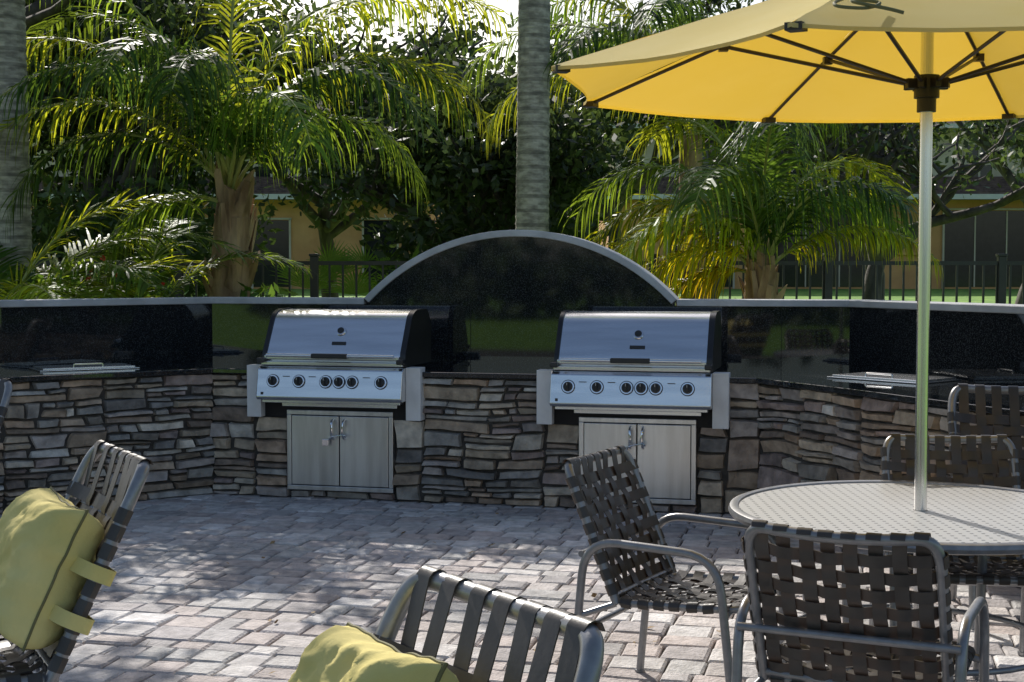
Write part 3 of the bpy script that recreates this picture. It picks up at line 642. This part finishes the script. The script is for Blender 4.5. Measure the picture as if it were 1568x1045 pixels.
mass('understory_shrubs',[(X,rg.uniform(17,19.5),rg.uniform(.9,1.9),rg.uniform(.7,1.1),.7,rg.uniform(.6,1.0)) for X in (-9,-8,-7.1,-6.2,-5.5,-4.9,-4.4,-.9,-.3,.4)],1200,.075,'leaf',33,shade=(1.2,1.3,1))
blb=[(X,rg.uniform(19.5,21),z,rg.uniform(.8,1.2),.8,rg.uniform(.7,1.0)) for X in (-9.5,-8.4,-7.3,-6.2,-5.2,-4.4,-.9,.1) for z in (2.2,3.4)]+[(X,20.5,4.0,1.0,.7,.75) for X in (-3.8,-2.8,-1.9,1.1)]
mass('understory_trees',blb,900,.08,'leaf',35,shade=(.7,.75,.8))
mass('hibiscus_hedge',[(X,12.4+rg.uniform(-.3,.3),rg.uniform(.9,1.25),.5,.35,rg.uniform(.35,.55)) for X in (-4.8,-4.3,-3.8,-3.4,-3.0,-2.2)],900,.055,'shrub',34)
fl=np.array([(rg.uniform(-3.6,-2.9),12.0+rg.uniform(-.1,.2),rg.uniform(1.45,1.7)) for _ in range(5)])
leaves('hibiscus_flowers',np.repeat(fl,4,axis=0)+rg.normal(size=(20,3))*.012,.02,np.ones((20,3)),'flower',asp=.8,seed=3)
fd=np.array([(rg.uniform(-2.6,1.8),rg.uniform(3.6,9.2),.014) for _ in range(70)])
leaves('fallen_leaves',fd,.024,np.ones((70,3)),'deadleaf',asp=.4,seed=4,flat=.85)
# palmetto fan clump
fe=MB()
for (px,py) in((-1.9,17),(-1.45,16.7),(-2.4,17.2),(1.05,16.8)):
    for k in range(11):
        a=R(0,6.28); el=R(.3,1.3); d=Vector((math.cos(a)*math.cos(el),math.sin(a)*math.cos(el),math.sin(el))); c=Vector((px,py,.8))+d*R(.5,1.0)
        sdv=d.cross(Vector((0,0,1))).normalized(); 
        for m_ in range(15):
            b=-1.2+2.4*m_/14; dd=(d*math.cos(b)+sdv*math.sin(b)); q=c+dd*.42+Vector((0,0,-.05)); w=dd.cross(d.cross(sdv)).normalized()*.014
            fe.add([c,c+dd*.2+w,q,c+dd*.2-w],[(0,1,2,3)],0,(.8,1.0,1.1))
fe.build('saw_palmetto',['palmleaf'])
# ---------------------------------------------------------------- fence
f=empty('metal_fence'); mb=MB(); FY=16.0; zb=.54
for z in(1.655,.68): mb.box((1,FY,z),(22,.035,.045))
xx=-10
while xx<12: mb.box((xx,FY,(zb+1.655)/2),(.022,.022,1.655-zb)); xx+=.15
mb.build('rails_and_pickets',['fence'],f)
mb=MB()
for xx in(-9.6,-7.6,-5.6,-3.75,-2.22,-.3,1.6,3.55,5.5,7.5,9.5): mb.box((xx,FY,1.13),(.09,.09,1.2)); mb.box((xx,FY,1.745),(.11,.11,.03))
mb.build('posts',['fence'],f,bevel=.006)
# ---------------------------------------------------------------- houses
def house(name,x0,x1,y,z0,zl,zu,openings,wins,upper=True):
    e=empty(name,(0,0,0)); mb=MB(); mb.box(((x0+x1)/2,y+4,(z0+zl)/2),(x1-x0,8,zl-z0)); mb.build('lower_walls',['wall_or'],e)
    if upper: mb=MB(); mb.box(((x0+x1)/2,y+4.6,(zl+zu)/2+.002),(x1-x0-.3,7,zu-zl)); mb.build('upper_walls',['wall_tan'],e)
    mb=MB()
    mb.prism([(y-.9,zl-.05),(y-.9,zl+.08),(y+1.11,zl+.75),(y+1.11,zl-.05)],x0-.3,x1+.3)
    zt=zu if upper else zl+.7; xm0,xm1=x0-.6,x1+.6; ya,yb_=y+.3,y+8.8
    V=[(xm0,ya,zt),(xm1,ya,zt),(xm1,yb_,zt),(xm0,yb_,zt),(xm0+3.5,(ya+yb_)/2,zt+2.2),(xm1-3.5,(ya+yb_)/2,zt+2.2)]
    mb.add(V,[(0,1,5,4),(1,2,5),(2,3,4,5),(3,0,4),(0,3,2,1)]); 
    for k in range(9):
        t=k/9; mb.box(((x0+x1)/2,y-.85+t*1.95,zl+.105+t*.66),(x1-x0+.5,.05,.05))
    mb.build('tile_roof',['roof'],e)
    mb=MB(); mb.box(((x0+x1)/2,y-.93,zl+.0),(x1-x0+.7,.05,.16)); mb.box(((x0+x1)/2,ya-.03,zt-.06),(xm1-xm0,.05,.14)); mb.build('fascia',['trim'],e)
    mb=MB(); tb=MB()
    for a,b,c,d in openings:
        mb.box(((a+b)/2,y-.005,(c+d)/2),(b-a,.03,d-c)); 
        for xx in(a,b): tb.box((xx,y-.04,(c+d)/2),(.06,.08,d-c+.1))
        tb.box(((a+b)/2,y-.04,d+.05),(b-a+.1,.08,.06))
        k=int((b-a)/1.0)
        for i in range(1,k): tb.box((a+(b-a)*i/k,y-.035,(c+d)/2),(.04,.03,d-c))
    for a,b,c,d in wins:
        mb.box(((a+b)/2,y+1.09,(c+d)/2),(b-a,.03,d-c))
        for xx in(a,b,(a+b)/2): tb.box((xx,y+1.06,(c+d)/2),(.07,.06,d-c+.1))
        for zz in(c,d,(c+d)/2): tb.box(((a+b)/2,y+1.055,zz),(b-a+.1,.06,.07))
    mb.build('windows_and_doors',['glass'],e); tb.build('frames',['wall_tan'],e)
house('townhouse',3.2,22,45,.85,3.8,6.15,[(8.2,11.4,1,3.4),(13.6,17.6,1,3.4),(4.9,7.0,1,3.2)],[(14.6,15.5,4.3,5.6),(11.2,12.2,4.3,5.6),(9.0,10.0,4.3,5.6),(6,7,4.3,5.6),(17.5,18.6,4.3,5.6)])
house('townhouse',-16,-2.6,45,.85,3.8,6.0,[(-4.7,-3.6,1,3.1),(-8.2,-7.0,1,3.1),(-11,-9.6,1,3.1)],[(-4.6,-3.6,4.3,5.5),(-8.3,-7.2,4.3,5.5)])
mb=MB()
for a,w,h in((11.95,.3,.6),(12.35,.35,.75),(12.8,.3,.6)): mb.box((a,44.93,2.0+h/2),(w,.12,h))
mb.build('electric_meter_boxes',['wall_or'],bevel=.02)
# ---------------------------------------------------------------- light, world, camera
az=math.radians(-18); el=math.radians(35)
sd=Vector((math.sin(az)*math.cos(el),math.cos(az)*math.cos(el),math.sin(el)))
sl=bpy.data.lights.new('sun','SUN'); sl.energy=5.0; sl.angle=math.radians(.4); sl.color=(1,.95,.88)
so=bpy.data.objects.new('sun',sl); link(so); so.rotation_euler=(-sd).to_track_quat('-Z','Y').to_euler()
w=bpy.data.worlds.new('World'); scene.world=w; w.use_nodes=True; nt=w.node_tree; bg=nt.nodes['Background']
sk=nt.nodes.new('ShaderNodeTexSky'); sk.sky_type='NISHITA'; sk.sun_disc=False; sk.sun_elevation=el; sk.sun_rotation=az; sk.air_density=1.0; sk.dust_density=2.0
nt.links.new(sk.outputs[0],bg.inputs[0]); bg.inputs[1].default_value=.13
cd=bpy.data.cameras.new('camera'); cd.lens=50; cd.sensor_width=36; cd.clip_end=1500; cd.clip_start=.05
co=bpy.data.objects.new('camera',cd); link(co); co.location=(0,0,1.6); co.rotation_euler=(math.radians(90-2.94),0,0); scene.camera=co
scene.view_settings.view_transform='Standard'; scene.view_settings.look='None'; scene.view_settings.exposure=0
